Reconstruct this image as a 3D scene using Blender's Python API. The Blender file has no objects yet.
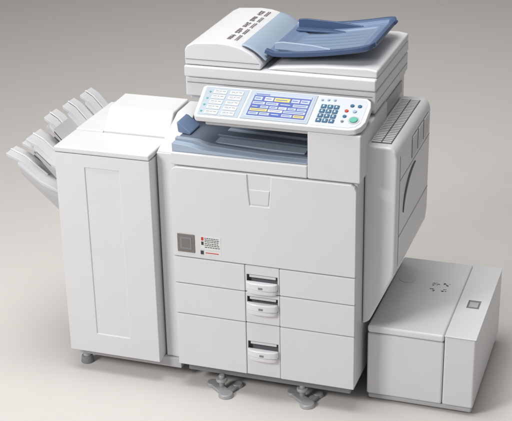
import bpy, bmesh, math, random
from mathutils import Vector, Matrix
random.seed(3)
sc=bpy.context.scene
col=sc.collection

# ---------------------------------------------------------------- materials
def plastic(name,rgb,rough=.45,bump=.03,var=.03,scale=900,spec=.4,metal=0,trans=0):
    m=bpy.data.materials.new(name); m.use_nodes=True
    nt=m.node_tree; b=nt.nodes['Principled BSDF']
    tc=nt.nodes.new('ShaderNodeTexCoord')
    n1=nt.nodes.new('ShaderNodeTexNoise'); n1.inputs['Scale'].default_value=6; n1.inputs['Detail'].default_value=4
    nt.links.new(tc.outputs['Object'],n1.inputs['Vector'])
    mr=nt.nodes.new('ShaderNodeMapRange'); mr.inputs[1].default_value=.3; mr.inputs[2].default_value=.7
    mr.inputs[3].default_value=1-var; mr.inputs[4].default_value=1.0
    nt.links.new(n1.outputs['Fac'],mr.inputs[0])
    mx=nt.nodes.new('ShaderNodeVectorMath'); mx.operation='SCALE'; mx.inputs[0].default_value=rgb
    nt.links.new(mr.outputs[0],mx.inputs['Scale'])
    nt.links.new(mx.outputs[0],b.inputs['Base Color'])
    b.inputs['Roughness'].default_value=rough
    b.inputs['Specular IOR Level'].default_value=spec
    b.inputs['Metallic'].default_value=metal
    if bump:
        n2=nt.nodes.new('ShaderNodeTexNoise'); n2.inputs['Scale'].default_value=scale; n2.inputs['Detail'].default_value=2
        nt.links.new(tc.outputs['Object'],n2.inputs['Vector'])
        bp=nt.nodes.new('ShaderNodeBump'); bp.inputs['Strength'].default_value=bump; bp.inputs['Distance'].default_value=.001
        nt.links.new(n2.outputs['Fac'],bp.inputs['Height']); nt.links.new(bp.outputs[0],b.inputs['Normal'])
    return m
WHITE=plastic('off_white_plastic',(.71,.71,.722),.36,.15,spec=.5)
WHITE2=plastic('bright_white_plastic',(.75,.75,.76),.32,.1,spec=.5)
WINGW=plastic('tray_grey_plastic',(.60,.60,.615),.38,.12,spec=.5)
GREYW=plastic('warm_grey_plastic',(.48,.48,.49),.42,.12)
GREY=plastic('mid_grey_plastic',(.24,.245,.26),.5,.1)
SILV=plastic('silver_grey_plastic',(.74,.74,.76),.24,.05,spec=.6)
DARK=plastic('dark_grey_plastic',(.04,.04,.045),.5,.1)
SHADE=plastic('recess_shade_grey',(.20,.205,.22),.5,.05)  # shade inside the drawer handle slots, put into the colour as darker grey
GAP=plastic('shadow_grey_plastic',(.10,.10,.11),.6,.0)
BLUE=plastic('slate_blue_plastic',(.065,.105,.20),.26,.05)
BLUEM=plastic('steel_blue_plastic',(.16,.23,.36),.24,.05,spec=.6)
BLUEI=plastic('inner_blue_plastic',(.21,.28,.39),.2,.03,spec=.6)
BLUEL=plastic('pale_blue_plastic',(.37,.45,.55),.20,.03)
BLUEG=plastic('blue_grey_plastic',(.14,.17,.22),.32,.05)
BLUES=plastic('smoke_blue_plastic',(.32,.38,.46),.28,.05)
TEAL=plastic('blue_key_plastic',(.03,.13,.24),.35,0)
GREEN=plastic('green_key_plastic',(.10,.42,.32),.35,0)
RED=plastic('red_key_plastic',(.55,.05,.03),.35,0)
METAL=plastic('cast_grey_metal',(.42,.42,.43),.38,.1,metal=.2)
INK=plastic('printed_ink',(.05,.05,.055),.6,0)
INKB=plastic('printed_brown_ink',(.20,.17,.16),.6,0)
BADGE=plastic('badge_bronze',(.20,.18,.17),.35,0)
STICK=plastic('sticker_white',(.76,.76,.75),.5,0)
PLATE=plastic('key_plate_grey',(.42,.48,.54),.35,0)
SCR=plastic('screen_navy',(.10,.14,.42),.15,0)
SCRY=plastic('screen_yellow',(.75,.60,.16),.2,0)
SCRG=plastic('screen_grey',(.48,.53,.63),.2,0)
SCRB=plastic('screen_blue',(.09,.15,.45),.2,0)
LAV=plastic('label_blue',(.30,.42,.58),.4,0)

# ---------------------------------------------------------------- helpers
WL={}
def empty(name,loc,label,cat):
    e=bpy.data.objects.new(name,None); e.location=loc; e.empty_display_size=.1
    col.objects.link(e); WL[e.name]=Vector(loc)
    e['label']=label; e['category']=cat
    return e
def place(o,parent,label=None):
    me=o.data
    lo=Vector([min(v.co[i] for v in me.vertices) for i in range(3)]); hi=Vector([max(v.co[i] for v in me.vertices) for i in range(3)])
    c=(lo+hi)/2; me.transform(Matrix.Translation(-c))
    pw=WL[parent.name] if parent else Vector((0,0,0))
    o.location=c-pw; WL[o.name]=c
    if parent: o.parent=parent
    if label: o['label']=label
    return o
class B:
    def __init__(s,M=None): s.bm=bmesh.new(); s.mats=[]; s.M=M
    def mi(s,m):
        if m not in s.mats: s.mats.append(m)
        return s.mats.index(m)
    def hull(s,bot,top,mat):
        M=s.M
        T=(lambda p: M@Vector(p)) if M else (lambda p:Vector(p))
        b=[s.bm.verts.new(T(p)) for p in bot]; t=[s.bm.verts.new(T(p)) for p in top]
        n=len(b); fs=[s.bm.faces.new(b[::-1]),s.bm.faces.new(t)]
        for i in range(n): fs.append(s.bm.faces.new((b[i],b[(i+1)%n],t[(i+1)%n],t[i])))
        for f in fs: f.material_index=s.mi(mat)
        return s
    def box(s,x0,x1,y0,y1,z0,z1,mat=None):
        mat=mat or WHITE
        c=lambda z:[(x0,y0,z),(x1,y0,z),(x1,y1,z),(x0,y1,z)]
        return s.hull(c(z0),c(z1),mat)
    def prism(s,pts,axis,a,b,mat=None):
        mat=mat or WHITE
        f={'x':lambda p,q:(q,p[0],p[1]),'y':lambda p,q:(p[0],q,p[1]),'z':lambda p,q:(p[0],p[1],q)}[axis]
        return s.hull([f(p,a) for p in pts],[f(p,b) for p in pts],mat)
    def cyl(s,cx,cy,r,axis,a,b,mat=None,n=28,r2=None,ry=1):
        mat=mat or WHITE; r2=r if r2 is None else r2
        f={'x':lambda p,q:(q,p[0],p[1]),'y':lambda p,q:(p[0],q,p[1]),'z':lambda p,q:(p[0],p[1],q)}[axis]
        P=lambda rr:[(cx+rr*math.cos(2*math.pi*i/n),cy+rr*ry*math.sin(2*math.pi*i/n)) for i in range(n)]
        return s.hull([f(p,a) for p in P(r)],[f(p,b) for p in P(r2)],mat)
    def obj(s,name,parent=None,bev=.003,seg=3,cut=None,label=None,ang=30):
        bm=s.bm; bmesh.ops.recalc_face_normals(bm,faces=bm.faces)
        me=bpy.data.meshes.new(name); bm.to_mesh(me); bm.free()
        for m in s.mats: me.materials.append(m)
        o=bpy.data.objects.new(name,me); col.objects.link(o)
        if cut or bev:
            co=None
            if cut:
                co=cut.raw()
                md=o.modifiers.new('b','BOOLEAN'); md.operation='DIFFERENCE'; md.object=co; md.solver='EXACT'
                md.material_mode='TRANSFER'
            if bev:
                md=o.modifiers.new('v','BEVEL'); md.width=bev; md.segments=seg; md.limit_method='ANGLE'; md.angle_limit=math.radians(ang)
                md.harden_normals=not cut; md.use_clamp_overlap=True
            for p in me.polygons: p.use_smooth=not cut
            dg=bpy.context.evaluated_depsgraph_get(); dg.update()
            nm=bpy.data.meshes.new_from_object(o.evaluated_get(dg),preserve_all_data_layers=True,depsgraph=dg)
            o.modifiers.clear(); old=o.data; o.data=nm; nm.name=name; bpy.data.meshes.remove(old)
            if cut:
                for p in nm.polygons: p.use_smooth=False
            if co: 
                d=co.data; bpy.data.objects.remove(co); bpy.data.meshes.remove(d)
        return place(o,parent,label)
    def raw(s):
        bmesh.ops.recalc_face_normals(s.bm,faces=s.bm.faces)
        me=bpy.data.meshes.new('tmp'); s.bm.to_mesh(me); s.bm.free()
        for m in s.mats: me.materials.append(m)
        o=bpy.data.objects.new('tmp',me); col.objects.link(o); return o
def sheet(name,parent,nx,ny,fn,thick,matfn,mats):
    bm=bmesh.new()
    V=[[bm.verts.new(fn(i/nx,j/ny)) for j in range(ny+1)] for i in range(nx+1)]
    for i in range(nx):
        for j in range(ny):
            f=bm.faces.new((V[i][j],V[i+1][j],V[i+1][j+1],V[i][j+1])); f.smooth=True
            f.material_index=matfn((i+.5)/nx,(j+.5)/ny)
    bm.normal_update()
    me=bpy.data.meshes.new(name); bm.to_mesh(me); bm.free()
    for m in mats: me.materials.append(m)
    o=bpy.data.objects.new(name,me); col.objects.link(o)
    md=o.modifiers.new('s','SOLIDIFY'); md.thickness=thick; md.offset=-1
    md=o.modifiers.new('v','BEVEL'); md.width=.0025; md.segments=2; md.limit_method='ANGLE'; md.angle_limit=math.radians(50)
    dg=bpy.context.evaluated_depsgraph_get(); dg.update()
    nm=bpy.data.meshes.new_from_object(o.evaluated_get(dg),preserve_all_data_layers=True,depsgraph=dg)
    o.modifiers.clear(); o.data=nm; bpy.data.meshes.remove(me)
    nm.name=name
    return place(o,parent)

# ================================================================ PHOTOCOPIER
cp=empty('photocopier',(.31,.33,0),'tall off-white photocopier with blue feeder tray on the studio floor','photocopier')
W=.62
b=B()
b.box(0.002,W,.013,.65,.09,.8225)
b.box(0.02,W-.02,.03,.63,.05,.0895,GREY)
b.box(0,.4595,0.0,.35,.8255,.868)
b.box(0,W,.35,.65,.8255,.985)
b.box(.4600,.630,0.0,.3495,.8255,.982)
b.obj('cabinet',cp,.005)
# --- front door
door=B().prism([(.0,.505),(W,.505),(W,.800),(W-.006,.814),(W-.018,.8215),(.018,.8215),(.006,.814),(.0,.800)],'y',-.008,.012,WHITE)
cut=B(); cut.prism([(.262,.828),(.344,.828),(.342,.775),(.336,.715),(.270,.715),(.264,.775)],'y',-.02,-.0035,WHITE)
fd=door.obj('front_door',cp,.003,cut=cut)
B().prism([(.274,.720),(.332,.720),(.337,.770),(.269,.770)],'y',-.0062,-.001,WHITE).obj('latch',fd,.0018)
B().box(.016,.077,-.0105,-.0075,.523,.588,BADGE).obj('badge',fd,.0015)
bb=B(); bb.box(.026,.067,-.0118,-.0106,.534,.578,GREY)
bb.box(.032,.061,-.0122,-.0119,.540,.572,BADGE)
bb.obj('emblem',fd,.0002)
B().box(.097,.168,-.0088,-.0080,.540,.588,STICK).obj('sticker',fd,.0002)
bb=B()
for k,zz in enumerate([.581,.575,.569,.562,.556,.549]):
    xx=.112
    while xx<.160:
        w=random.uniform(.003,.009); bb.box(xx,min(xx+w,.164),-.0093,-.0089,zz-.0012,zz+.0012,INK); xx+=w+.002
bb.box(.100,.108,-.0093,-.0089,.572,.584,RED); bb.box(.100,.108,-.0093,-.0089,.556,.568,INK)
bb.obj('printed_text',fd,0)
bb=B(); bb.box(.097,.107,-.0096,-.0090,.522,.535,INK); bb.box(.110,.168,-.0086,-.008,.523,.534,STICK); bb.box(.114,.160,-.0090,-.0087,.527,.530,RED); bb.obj('warning_mark',fd,0)
# --- drawers
hx0,hx1=.249,.366
def drawer(z0,z1,hz0,hz1,k):
    d=B()
    d.box(0,hx0-.0015,-.008,.012,z0,z1); d.box(hx1+.0015,W,-.008,.012,z0,z1)
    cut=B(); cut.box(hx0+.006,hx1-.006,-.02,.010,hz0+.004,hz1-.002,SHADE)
    d.box(hx0,hx1,-.0065,.012,z0,z1)
    o=d.obj('drawer',cp,.0024,cut=cut)
    h=B()
    n=18; pts=[]
    for i in range(n+1):
        a=math.pi*i/n; pts.append((( hx0+hx1)/2-((hx1-hx0)/2-.004)*math.cos(a), -.006-.024*math.sin(a)**.6))
    h.prism(pts,'z',hz0+.006,hz0+.031,SILV)
    h.prism([((p[0]-.3075)*.94+.3075,p[1]*.86) for p in pts],'z',hz0-.010,hz0+.0055,WHITE2)
    h.obj('handle',o,.004)
    B().box(.262,.353,-.003,.0090,hz1-.013,hz1-.004,WHITE).obj('size_label_window',o,.001)
    t=B(); t.box(.301,.315,-.0312,-.0299,hz0+.013,hz0+.020,GREY)
    t.obj('tray_mark',o,0)
    return o
drawer(.4065,.5015,.417,.471,1)
drawer(.2915,.4035,.340,.390,2)
drawer(.0920,.2885,.165,.222,3)
# --- stabiliser feet
def foot(cx,cy):
    f=B()
    f.cyl(cx-.038,cy+.035,.024,'z',0,.013,METAL,r2=.02)
    f.cyl(cx+.030,cy-.022,.028,'z',0,.013,METAL,r2=.023)
    f.cyl(cx+.045,cy+.05,.022,'z',0,.013,METAL,r2=.018)
    f.prism([(cx-.045,cy+.02),(cx+.03,cy-.04),(cx+.045,cy-.005),(cx-.03,cy+.05)],'z',.002,.012,METAL)
    f.prism([(cx+.015,cy-.03),(cx+.04,cy-.03),(cx+.06,cy+.05),(cx+.03,cy+.06)],'z',.003,.011,METAL)
    f.cyl(cx,cy+.02,.010,'z',.010,.055,METAL)
    f.cyl(cx,cy+.02,.020,'z',.030,.042,METAL)
    return f.obj('stabilizer_foot',cp,.003)
foot(.145,.0); foot(.43,.02)
for x,y in [(.07,.16),(.55,.16),(.07,.56),(.55,.56)]:
    B().cyl(y,.028,.0275,'x',x-.014,x+.014,GAP).cyl(x,y,.012,'z',.035,.055,METAL).obj('caster',cp,.003)
# --- paper exit tray
t=B()
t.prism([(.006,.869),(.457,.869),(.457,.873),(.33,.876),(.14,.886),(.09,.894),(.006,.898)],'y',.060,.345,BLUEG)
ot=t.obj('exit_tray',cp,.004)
t=B()
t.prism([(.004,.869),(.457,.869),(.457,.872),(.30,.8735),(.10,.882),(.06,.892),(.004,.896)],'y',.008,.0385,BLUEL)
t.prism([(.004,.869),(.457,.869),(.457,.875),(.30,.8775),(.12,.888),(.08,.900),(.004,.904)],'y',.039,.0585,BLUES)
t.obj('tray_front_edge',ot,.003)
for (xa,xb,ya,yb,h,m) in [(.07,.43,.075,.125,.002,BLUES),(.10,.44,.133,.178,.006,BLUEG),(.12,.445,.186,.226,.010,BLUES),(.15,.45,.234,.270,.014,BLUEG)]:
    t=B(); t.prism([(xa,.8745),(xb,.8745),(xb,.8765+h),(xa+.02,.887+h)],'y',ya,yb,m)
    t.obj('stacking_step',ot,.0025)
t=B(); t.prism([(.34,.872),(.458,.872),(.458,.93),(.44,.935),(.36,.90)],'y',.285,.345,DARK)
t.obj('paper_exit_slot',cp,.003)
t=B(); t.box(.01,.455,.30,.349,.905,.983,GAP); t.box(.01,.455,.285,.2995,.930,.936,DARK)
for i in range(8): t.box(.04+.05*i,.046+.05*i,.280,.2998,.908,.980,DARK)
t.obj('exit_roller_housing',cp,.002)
t=B(); t.prism([(-.006,.903),(.036,.896),(.040,.903),(.0,.934),(-.010,.938)],'y',.09,.18,BLUEM); t.obj('paper_guide',cp,.004)

# --- scanner
s=B()
s.box(-.008,.632,.18,.645,1.0,1.066)
s.box(.0,.626,.20,.640,.9855,.9995)
sn=s.obj('scanner',cp,.006)
B().box(.0,.620,.1785,.1805,1.047,1.049,GREY).obj('trim_line',sn,0)
B().box(.6315,.6330,.20,.63,1.028,1.0295,GREY).obj('trim_line',sn,0)
# ---- control panel
A=Vector((0,-.010,1.0025)); Bv=Vector((0,.135,1.058)); d=(Bv-A); L=d.length; dy=d.normalized(); nz=Vector((1,0,0)).cross(dy)
M=Matrix(((1,0,0,0),(0,dy.y,nz.y,0),(0,dy.z,nz.z,0),(0,0,0,1))); M=Matrix.Translation(A)@M
cpn=B(M)
cpn.prism([(.096,0),(.59,0),(.612,.005),(.628,.020),(.636,.045),(.636,L-.04),(.630,L-.012),(.616,L),(.084,L),(.077,L-.006),(.076,L-.014),(.088,.008)],'z',-.022,0,WHITE2)
cpn.prism([(.12,.012),(.61,.012),(.61,L+.03),(.12,L+.03)],'z',-.044,-.0222,GREYW)
pn=cpn.obj('control_panel',cp,.005,4)
q=B(M)
q.prism([(.100,.009),(.234,.009),(.234,L-.009),(.088,L-.009)],'z',.0002,.0012,PLATE); q.obj('key_plate',pn,.0006)
q=B(M)
q.prism([(.466,.009),(.590,.009),(.610,.017),(.622,.036),(.624,L-.030),(.615,L-.009),(.466,L-.009)],'z',.0002,.0010,plastic('keypad_plate_grey',(.58,.61,.65),.35,0)); q.obj('keypad_plate',pn,.0005)
for i in range(2):
    for j in range(5):
        k=B(M); x0=.120+.055*i; y0=.014+.0253*j
        k.box(x0,x0+.044,y0,y0+.018,.0014,.003,STICK); k.obj('function_key',pn,.0008)
        k=B(M)
        for u,wd in ((.004,.012),(.018,.007),(.028,.011)):
            k.box(x0+u,x0+u+wd,y0+.010,y0+.013,.0031,.0034,GREY)
        k.box(x0+.004,x0+.024,y0+.004,y0+.006,.0031,.0034,LAV)
        k.obj('key_label',pn,0)
for j in range(4):
    k=B(M); k.cyl(.108,.026+.032*j,.0035,'z',.0014,.003,GREEN); k.obj('indicator_lamp',pn,.001)
q=B(M); q.box(.241,.460,.009,L-.008,.0002,.0024,PLATE); q.box(.250,.452,.018,L-.016,.0025,.0029,SCRG); q.obj('screen_bezel',pn,.0008)
q=B(M); sx0,sx1,sy0,sy1=.258,.446,.025,L-.022
q.box(sx0,sx1,sy0,sy1,.0031,.0036,SCR)
H=sy1-sy0
q.box(sx0+.001,sx1-.001,sy1-.011,sy1-.001,.0037,.0040,SCRG)
q.box(sx0+.004,sx0+.05,sy1-.008,sy1-.004,.0041,.0043,SCRB)
q.box(sx0+.070,sx0+.120,sy0+H*.68,sy0+H*.84,.0037,.0040,SCRY)
q.box(sx0+.074,sx0+.112,sy0+H*.74,sy0+H*.77,.0041,.0043,SCRB)
layout=[(.68,.16,[(.004,.030),(.038,.066),(.126,.152),(.156,.184)]),(.50,.12,[(.004,.044),(.048,.088),(.092,.132),(.136,.184)]),
        (.35,.10,[(.004,.030),(.034,.060),(.064,.090),(.094,.120),(.124,.150),(.154,.184)]),(.20,.11,[(.004,.060),(.064,.110),(.114,.184)]),(.04,.11,[(.004,.036),(.040,.072),(.076,.108),(.112,.146),(.150,.184)])]
for r,(v,hh,cells) in enumerate(layout):
    for c,(a,bq) in enumerate(cells):
        m=[SCRG,STICK,SCRG,SCRG,SCRB,SCRG][(r*2+c)%6]
        if (r,c) in ((3,0),(4,4)): m=SCRY
        q.box(sx0+a,sx0+bq,sy0+H*v,sy0+H*(v+hh),.0037,.0040,m)
        q.box(sx0+a+.003,sx0+bq-.006,sy0+H*(v+hh*.42),sy0+H*(v+hh*.62),.0041,.0043,SCRB if m is not SCRB else STICK)
q.obj('touch_screen',pn,0)
for i in range(3):
    for j in range(4):
        k=B(M); cx_,cy_=.490+.0205*i,.032+.0222*j
        k.box(cx_-.0085,cx_+.0085,cy_-.0086,cy_+.0086,.0011,.0042,TEAL); k.obj('number_key',pn,.0026)
        k=B(M); k.box(cx_-.002,cx_+.002,cy_-.0035,cy_+.0035,.0043,.0045,STICK); k.obj('key_mark',pn,0)
def key(x,y,r,m,n='function_button'):
    k=B(M); k.cyl(x,y,r,'z',.0011,.0045,m,24,r*.85); k.obj(n,pn,.001)
for x,y,r,m in [(.578,.112,.0070,TEAL),(.602,.112,.0070,TEAL),(.566,.086,.0065,RED),(.592,.086,.0065,LAV),(.566,.060,.0065,TEAL),(.478,.128,.0045,LAV),(.498,.130,.0045,LAV),(.518,.131,.0045,LAV),(.564,.036,.005,GREY)]:
    key(x,y,r,m)
q=B(M); q.cyl(.598,.046,.018,'z',.0011,.0020,GREYW); q.obj('button_ring',pn,.0004)
k=B(M); k.cyl(.598,.046,.0135,'z',.0021,.0055,GREEN,28,.012); k.obj('start_button',pn,.001)
# --- document feeder
f=B()
f.box(-.006,.634,.165,.640,1.070,1.108)
f.prism([(.27,1.1085),(.634,1.1085),(.634,1.132),(.60,1.137),(.45,1.133),(.30,1.120)],'y',.185,.635,WHITE)
df=f.obj('document_feeder',cp,.006,4)
f=B()
prof=[(-.004,1.110),(.255,1.110),(.258,1.124),(.245,1.142),(.225,1.158),(.19,1.176),(.15,1.186),(.11,1.189),(.03,1.184),(.004,1.172),(-.004,1.158)]
f.prism(prof,'y',.172,.628,WHITE)
fc=f.obj('feeder_cover',df,.005,4,ang=22)
B().box(-.0065,-.0035,.20,.60,1.128,1.130,GREY).obj('seam',fc,0)
B().box(.0,.250,.1708,.1725,1.128,1.1298,GREY).obj('seam',fc,0)
z_=lambda x:1.1892-(x-.128)*.10
glyph=[[(0,0,1,1),(1.4,0,2,3),(0,2,1,3)],[(0,0,.8,3),(.8,1.2,2,1.8),(2,0,2.6,3)],[(0,0,2.4,.7),(0,2.2,2.4,2.9),(.9,.7,1.6,2.2)],[(0,0,.7,3),(1.2,1.6,2.8,2.3),(1.2,0,2.8,.7)],[(0,1.2,2.8,1.8),(1.1,0,1.7,3)]]
def mark(tl,xa,xb,ya,yb): tl.prism([(xa,z_(xa)-.001),(xb,z_(xb)-.001),(xb,z_(xb)+.0008),(xa,z_(xa)+.0008)],'y',ya,yb,INKB)
for i in range(5):
    y0=.222+.076*i
    tl=B()
    for gi in range(3):
        for (u0,v0,u1,v1) in glyph[(i+gi*2)%5]:
            mark(tl,.124+.0055*u0,.124+.0055*u1,y0+.004+.019*gi+.0048*v0,y0+.004+.019*gi+.0048*v1)
    for k in range(7):
        ya=y0+.003+.0085*k
        mark(tl,.150,.1525,ya,ya+random.uniform(.003,.007)); mark(tl,.156,.1585,ya,ya+random.uniform(.003,.007))
    tl.obj('printed_icon',fc,0)
def fn_cover(u,v):
    x=.186+.082*u
    z=1.1840-.046*u**1.2+ .006*math.sin(math.pi*u)
    return (x,.190+.420*v,z)
sheet('feed_slot_cover',df,10,20,fn_cover,.004,lambda u,v:0,[BLUEL])
def fn_tray(u,v):
    e=max(0,(u-.84)/.16); ins=.035*(1-math.sqrt(max(0,1-e*e)))
    y0,y1=.202+ins,.588-ins
    x=.262+.345*u
    z=1.148+.010*u+.036*u**2.0
    def step(a): return max(0,min(1,a/.035))
    rv=min(v,1-v); rim=.012*(1-step(rv-.055))
    ru=.006*step(u-.93)
    lip=.010*max(0,1-u/.08)
    well=.006*step(u-.14)*step(.88-u)*step(v-.17)*step(.83-v)
    rib=.0016*step(u-.18)*step(.83-u)*step(v-.24)*step(.76-v)*(1 if (v*10)%1<.25 else 0)
    return (x,y0+(y1-y0)*v,z+max(rim,ru)+lip-well+rib)
def mt(u,v):
    if v<.075 or v>.925 or u>.93: return 0
    if .15<u<.87 and .19<v<.81: return 2
    return 1
it=sheet('input_tray',df,60,60,fn_tray,.013,mt,[BLUE,BLUEM,BLUEI])
tr=B(); tr.prism([(.275,1.150),(.40,1.155),(.46,1.161),(.46,1.168),(.40,1.176),(.30,1.180),(.275,1.176)],'y',.262,.272,BLUEL); tr.box(.275,.44,.262,.300,1.1515,1.1570,BLUEL); tr.obj('side_guide',it,.002)
tr=B(); tr.prism([(.275,1.150),(.40,1.155),(.50,1.163),(.50,1.174),(.40,1.183),(.30,1.187),(.275,1.184)],'y',.530,.540,BLUE); tr.box(.275,.48,.495,.530,1.1515,1.1580,BLUE); tr.obj('side_guide',it,.002)
# --- side door (duplex unit)
sd=B()
sd.prism([(W+.002,.292),(.645,.305),(.722,.475),(.726,.52),(.726,.885),(.720,.908),(.704,.921),(W+.002,.921)],'y',.085,.60,WHITE)
so=sd.obj('side_door',cp,.009,4)
v=B(); v.box(.634,.698,.12,.56,.9212,.9220,GAP)
for i in range(28):
    y0=.123+.0156*i; v.box(.636,.664,y0,y0+.008,.9221,.9255,WHITE); v.box(.668,.696,y0,y0+.008,.9221,.9255,WHITE)
v.obj('vent_grille',so,.0006)
for yy0 in (.30,.39,.48):
    v=B(); v.box(.7262,.7268,yy0,yy0+.078,.81,.885,GAP)
    for i in range(7):
        y0=yy0+.003+.0106*i; v.box(.7269,.7295,y0,y0+.0055,.812,.883,WHITE)
    v.obj('vent_grille',so,.0006)
v=B()
n=16; pts=[]
for i in range(n+1):
    a=math.pi/2*i/n; pts.append((.36-.17*math.cos(a),.665+.115*math.sin(a)**1.1))
for i in range(n):
    w0=.002+.006*math.sin(math.pi*i/n); w1=.002+.006*math.sin(math.pi*(i+1)/n)
    v.prism([(pts[i][0]-w0,pts[i][1]+w0*.6),(pts[i+1][0]-w1,pts[i+1][1]+w1*.6),(pts[i+1][0]+w1*.6,pts[i+1][1]-w1),(pts[i][0]+w0*.6,pts[i][1]-w0)],'x',.7262,.729,GAP)
v.obj('handle',so,0)
B().box(.7262,.7270,.128,.130,.50,.88,GREY).obj('seam',so,0)
B().box(.7262,.7270,.132,.59,.6,.6015,GREY).obj('seam',so,0)
B().box(.7262,.7270,.132,.59,.795,.7965,GREY).obj('seam',so,0)
v=B(); v.box(.6205,.6235,.37,.60,.935,.975,GREYW); v.obj('side_hatch',cp,.001)

# ================================================================ FINISHER
fn=empty('paper_finisher',(-.24,.25,0),'off-white finisher cabinet with stepped output trays docked beside the photocopier','paper finisher')
b=B()
b.box(-.410,-.073,.014,.47,.083,.826)
b.obj('cabinet',fn,.004)
b=B(); b.box(-.0665,-.003,.045,.45,.083,.845,WHITE); b.prism([(.045,.8455),(.10,.862),(.24,.918),(.36,.918),(.36,.8455)],'x',-.0665,-.003,WHITE)
b.obj('docking_section',fn,.004)
dr=B(); dr.box(-.412,-.072,-.008,.0125,.083,.8285)
cut=B(); cut.box(-.305,-.180,-.03,-.0042,.16,.785,WHITE)
dr.obj('front_door',fn,.0028,cut=cut)
b=B(); b.box(-.413,-.0715,-.0085,.160,.8305,.850)
b.prism([(.165,.8275),(.165,.855),(.222,.922),(.36,.925),(.36,.8275)],'x',-.31,-.0715,WHITE)
b.prism([(.165,.8275),(.165,.852),(.46,.852),(.46,.8275)],'x',-.414,-.3105,WHITE)
b.obj('top_cover',fn,.005)
for x,y in [(-.385,.06),(-.13,.16),(-.375,.42),(-.13,.42)]:
    B().cyl(x,y,.024,'z',0,.026,GREY,r2=.02).cyl(x,y,.014,'z',.024,.055,GREYW).obj('leveling_foot',fn,.002)
B().box(-.405,-.010,.035,.45,.046,.0825,GREYW).obj('base_plate',fn,.002)
def tray(x0,z0,x1,z1,y0,y1,nf,th=.014,stag=0,name='output_tray'):
    ux,uz=x1-x0,z1-z0
    K=[(0,0),(.30,.24),(.72,.80),(1.0,1.0)]
    P=lambda k,h:(x0+ux*K[k][0], z0+uz*K[k][1]+h)
    t=B()
    t.prism([P(0,0),P(1,0),P(2,0),P(2,th),P(1,th),P(0,th)],'y',y0,y1,GREYW)
    w=(y1-y0)/nf
    for i in range(nf):
        a,bq=y0+w*i,y0+w*(i+1)-.009
        dx=-stag*(nf-1-i)
        h0=th+.001; h1=th+.012
        q=[P(k,0) for k in range(4)]
        xs=[q[0][0],q[1][0]+dx,q[2][0]+dx,q[3][0]+dx]; zs=[p[1] for p in q]
        loop=[(xs[k],zs[k]+h0) for k in range(4)]+[(xs[k],zs[k]+h1) for k in (3,2,1,0)]
        # full-width finger with the front corner of the tip notched away
        ym=a+.022
        t.prism(loop,'y',ym,bq,WINGW)
        loop2=[(xs[k],zs[k]+h0) for k in range(3)]+[(xs[k],zs[k]+h1) for k in (2,1,0)]
        t.prism(loop2,'y',a,ym-.0006,WINGW)
        # raised rib
        rb=[(xs[k],zs[k]+h1+.0004) for k in (1,2,3)]+[(xs[k],zs[k]+h1+.004) for k in (3,2,1)]
        m=(ym+bq)/2
        t.prism(rb,'y',m-.004,m+.004,WHITE)
    t.prism([P(0,-.050),P(2,-.014),P(2,-.0005),P(1,-.0005),P(0,-.0005)],'y',y0+.010,y1-.010,GREYW)
    return t.obj(name,fn,.0018)
tray(-.414,.764,-.520,.852,.15,.53,3,stag=.008)
tray(-.414,.715,-.550,.806,.05,.33,2,stag=.008)
tray(-.414,.655,-.605,.762,.0,.21,2,.020,stag=.006)

# ================================================================ LARGE CAPACITY TRAY
lc=empty('large_capacity_paper_tray',(.82,.36,0),'low boxy off-white paper tray unit beside the photocopier','paper tray')
x0,x1,y0,y1=.641,1.0,.087,.639
b=B(); b.box(x0,x1-.104,y0,y1,.030,.262,WHITE)
b.box(x1-.102,x1,y0,y1,.030,.286,WHITE)
b.box(x0+.004,x1-.004,y0+.006,y1-.006,.010,.0292,GREYW)
b.obj('case',lc,.007,4)
b=B(); b.box(x0,x1-.104,y0-.002,y1,.2645,.290,WHITE2); lid=b.obj('lid',lc,.008,4)
b=B(); b.box(x1-.102,x1+.001,y0-.002,y1,.2872,.2915,WHITE2)
cut=B(); cut.box(x1-.070,x1-.028,.30,.36,.2885,.30,GREY)
sp=b.obj('side_cover',lc,.002,cut=cut)
B().box(x1-.064,x1-.034,.312,.348,.2887,.2905,GREYW).obj('button',sp,.001)
for (cx,cy) in [(.795,.405),(.835,.405),(.795,.45),(.835,.45)]:
    t=B()
    for k in range(7):
        xx=cx+random.uniform(-.013,.009); yy=cy+random.uniform(-.014,.010)
        t.box(xx,xx+random.uniform(.003,.008),yy,yy+random.uniform(.002,.005),.2901,.2905,INK)
    t.obj('printed_icon',lid,0)
t=B(); t.cyl(.695,.46,.030,'z',.2896,.2925,WHITE); t.obj('finger_recess',lid,.001)
for x,y in [(.67,.14),(.96,.14),(.67,.60),(.96,.60)]:
    B().cyl(x,y,.018,'z',0,.0095,GAP).obj('rubber_foot',lc,.001)

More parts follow.
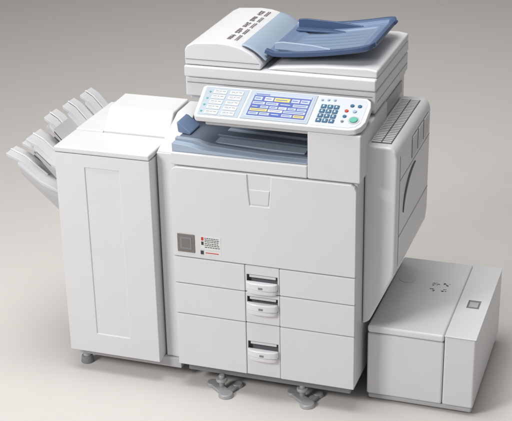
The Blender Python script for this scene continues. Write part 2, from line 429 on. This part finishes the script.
# ================================================================ FLOOR
g=bpy.data.meshes.new('studio_floor'); bm=bmesh.new()
prof=[(-8,0),(9,0)]+[(9+4*math.sin(a),4-4*math.cos(a)) for a in [math.pi/2*i/16 for i in range(1,17)]]+[(13,9)]
rows=[[bm.verts.new((x,y,z)) for y,z in prof] for x in (-14,14)]
for i in range(len(prof)-1): bm.faces.new((rows[0][i],rows[1][i],rows[1][i+1],rows[0][i+1])).smooth=True
bmesh.ops.recalc_face_normals(bm,faces=bm.faces)
bm.to_mesh(g); bm.free()
FL=plastic('studio_sweep',(.68,.65,.615),.75,.05,.02,60,.2)
g.materials.append(FL); go=bpy.data.objects.new('studio_floor',g); col.objects.link(go); go['kind']='structure'

# ================================================================ LIGHTS
def area(name,loc,target,sx,sy,power,colr=(1,1,1)):
    l=bpy.data.lights.new(name,'AREA'); l.shape='RECTANGLE'; l.size=sx; l.size_y=sy; l.energy=power; l.color=colr
    o=bpy.data.objects.new(name,l); col.objects.link(o); o.location=loc
    o.rotation_euler=(Vector(target)-Vector(loc)).to_track_quat('-Z','Y').to_euler(); return o
area('key_softbox',(-2.0,-3.0,2.8),(.1,.1,.5),1.2,1.2,120,(1,.995,.985))
area('overhead_softbox',(.0,-.2,3.8),(.2,.1,0),1.8,1.8,84,(1,1,1))
area('fill_softbox',(3.2,-2.2,1.6),(.5,.2,.6),1.8,1.8,6,(.97,.98,1))
area('added_background_light',(0,3.2,4.8),(0,4.5,0),6.0,2.5,88,(1,.985,.96))  # unseen lamp added to brighten the floor behind the machines
w=bpy.data.worlds.new('World'); sc.world=w; w.use_nodes=True
bg=w.node_tree.nodes['Background']; bg.inputs[0].default_value=(.97,.97,1,1); bg.inputs[1].default_value=.18

# ================================================================ CAMERA
yw,pt,rl=.3369,.4236,-.0230
f=Vector((-math.sin(yw)*math.cos(pt),math.cos(yw)*math.cos(pt),-math.sin(pt)))
R=Vector((math.cos(yw),math.sin(yw),0)); U=R.cross(f)
R2=R*math.cos(rl)+U*math.sin(rl); U2=-R*math.sin(rl)+U*math.cos(rl)
cd=bpy.data.cameras.new('camera'); co=bpy.data.objects.new('camera',cd); col.objects.link(co)
co.matrix_world=Matrix(((R2.x,U2.x,-f.x,1.5280),(R2.y,U2.y,-f.y,-3.6252),(R2.z,U2.z,-f.z,2.3556),(0,0,0,1)))
cd.sensor_width=36; cd.lens=36*1304.1/512; cd.shift_x=(256-247.4)/512; cd.shift_y=(230.4-210.5)/512; cd.clip_end=200
sc.camera=co
sc.view_settings.view_transform='Standard'; sc.view_settings.look='None'; sc.view_settings.exposure=0
